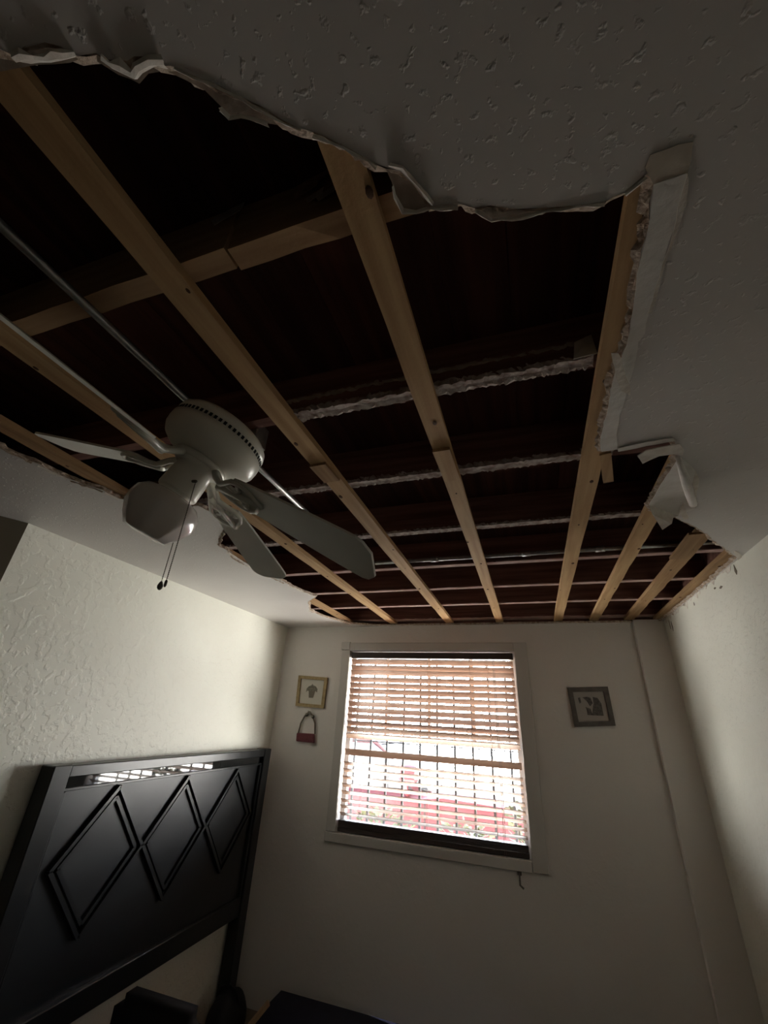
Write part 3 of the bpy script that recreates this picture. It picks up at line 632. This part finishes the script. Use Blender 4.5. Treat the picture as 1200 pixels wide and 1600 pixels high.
q0 = on_y((383, 1602), 2.75); q1 = on_y((414, 1572), 2.82); dd = (q1 - q0)
t = obj('wood_offcut', bar(bmesh.new(), V((q0.x - .35 * dd.x / dd.length, q0.y - .1, .015)), q1 + dd * .2, .03, .018), 'rawwood'); tag(t, 'pale wood offcut beside the navy cushion', 'wood piece')

# ------------------------------------------------------------------ outside
GZ = -.05
dv = tag(empty('driveway', (-1.2, 5.9, GZ), 'pavement tracks outside under the red car', None, None, 'structure'))
for y0 in (5.12, 6.62): obj('wheel_track', nbox(-4.2, 1.4, y0, y0 + .38, GZ - .1, GZ), 'drive', dv)
car = empty('parked_car', (-1.2, 5.9, GZ), 'red car parked outside, seen through the blind', 'car')
def car_body(bm, prof, y0, y1, inset, mi=0):
    n = len(prof); L = []
    for y, ins in ((y0, inset), (y0 + .12, 0), (y1 - .12, 0), (y1, inset)):
        L.append([bm.verts.new((x, y, z - (ins if z > .5 else 0))) for x, z in prof])
    for a, b in zip(L, L[1:]):
        for i in range(n): bm.faces.new((a[i], a[(i + 1) % n], b[(i + 1) % n], b[i]))
    bm.faces.new(L[0]); bm.faces.new(L[-1][::-1]); bmesh.ops.recalc_face_normals(bm, faces=bm.faces); return bm
obj('body', car_body(bmesh.new(), [(-3.6, .20), (.75, .20), (.95, .35), (.98, .70), (.85, .88), (.5, .97), (-.2, 1.03), (-1.0, 1.06), (-1.25, 1.03), (-3.3, 1.0), (-3.62, .92), (-3.7, .6)], 5.2, 6.9, .05), 'red', car)
obj('cabin_glass', car_body(bmesh.new(), [(-3.2, 1.01), (-1.15, 1.05), (-1.85, 1.46), (-2.95, 1.46)], 5.32, 6.78, .0), 'carglass', car)
obj('roof', car_body(bmesh.new(), [(-3.0, 1.455), (-1.82, 1.455), (-1.9, 1.50), (-2.9, 1.50)], 5.38, 6.72, .0), 'red', car)
for x in (-3.15, -2.35, -1.25):
    tx = {-3.15: -2.95, -2.35: -2.35, -1.25: -1.85}[x]; obj('pillar', bar(bmesh.new(), (x, 5.31, 1.0), (tx, 5.37, 1.48), .06, .03, 0, (0, 1, 0)), 'red', car)
mp = on_y((641, 1208), 5.12)
m_ = obj('side_mirror', box(bmesh.new(), mp.x - .11, mp.x + .10, 5.02, 5.14, mp.z - .08, mp.z + .08, bev=.03), 'red', car)
obj('mirror_stem', tube(bmesh.new(), [(mp.x - .05, 5.1, mp.z - .06), (mp.x - .06, 5.16, mp.z - .16), (mp.x - .05, 5.25, 1.0)], .03, 8), 'red', m_)
for x in (-2.75, .05):
    bm = lathe(bmesh.new(), V((x, 5.19, GZ + .31)), V((0, 1, 0)), [(0, .18), (.0, .29), (.03, .31), (.18, .31), (.2, .28)], 24); w_ = obj('wheel', bm, 'tyre', car, True)
    obj('hubcap', lathe(bmesh.new(), V((x, 5.175, GZ + .31)), V((0, 1, 0)), [(0, .12), (.014, .18)], 20), 'chrome', w_)
    bm = lathe(bmesh.new(), V((x, 6.72, GZ + .31)), V((0, 1, 0)), [(0, .28), (.03, .31), (.18, .31), (.2, .28)], 24); obj('wheel', bm, 'tyre', car, True)
obj('headlamp', nbox(.80, .96, 5.22, 5.50, .62, .78, bev=.02), 'carglass', car)
obj('door_seam', nbox(-2.36, -2.345, 5.193, 5.203, .3, .96), 'tyre', car); obj('door_seam', nbox(-1.20, -1.19, 5.193, 5.203, .3, .98), 'tyre', car)
obj('door_handle', nbox(-2.25, -2.05, 5.17, 5.20, .83, .86, bev=.005), 'chrome', car)
def shrub(cx, cy, top, rad, n, lab):
    t = empty('garden_shrub', (cx, cy, GZ), lab, 'shrub', None); bm = bmesh.new()
    for k in range(n):
        a = random.uniform(0, 6.28); rr = rad * random.random() ** .5; z = top - random.random() ** 1.5 * .65
        c = V((cx + rr * math.cos(a), cy + rr * .7 * math.sin(a), z - rr * .35)); d = V((math.cos(a), math.sin(a), random.uniform(-.2, .9))).normalized() * random.uniform(.05, .09)
        s = d.cross(V((random.uniform(-1, 1), random.uniform(-1, 1), 1))).normalized() * .022
        vs = [bm.verts.new(c), bm.verts.new(c + d * .5 + s), bm.verts.new(c + d), bm.verts.new(c + d * .5 - s)]; bm.faces.new(vs)
    tag(obj('foliage', bm, 'leaf', t), None, kind='stuff')
    bm = bmesh.new()
    for k in range(5):
        a = 6.28 * k / 5; tube(bm, [(cx, cy, GZ), (cx + .3 * rad * math.cos(a), cy + .3 * rad * math.sin(a), top * .5), (cx + .7 * rad * math.cos(a), cy + .6 * rad * math.sin(a), top - .15)], [.012, .008, .003], 5)
    obj('stems', bm, 'stem', t)
shrub(-.13, 4.35, 1.17, .15, 300, 'tallest yellow-green shrub outside by the right window edge')
shrub(-.66, 4.40, .98, .22, 320, 'low yellow-green shrub outside behind the middle of the window')
shrub(-1.42, 4.40, 1.00, .30, 420, 'broad yellow-green shrub outside by the left window edge')
tag(obj('garden_bed', nbox(-1.8, .15, 4.15, 4.65, GZ - .1, GZ + .001), 'stem'), 'soil bed outside under the shrubs', kind='structure')
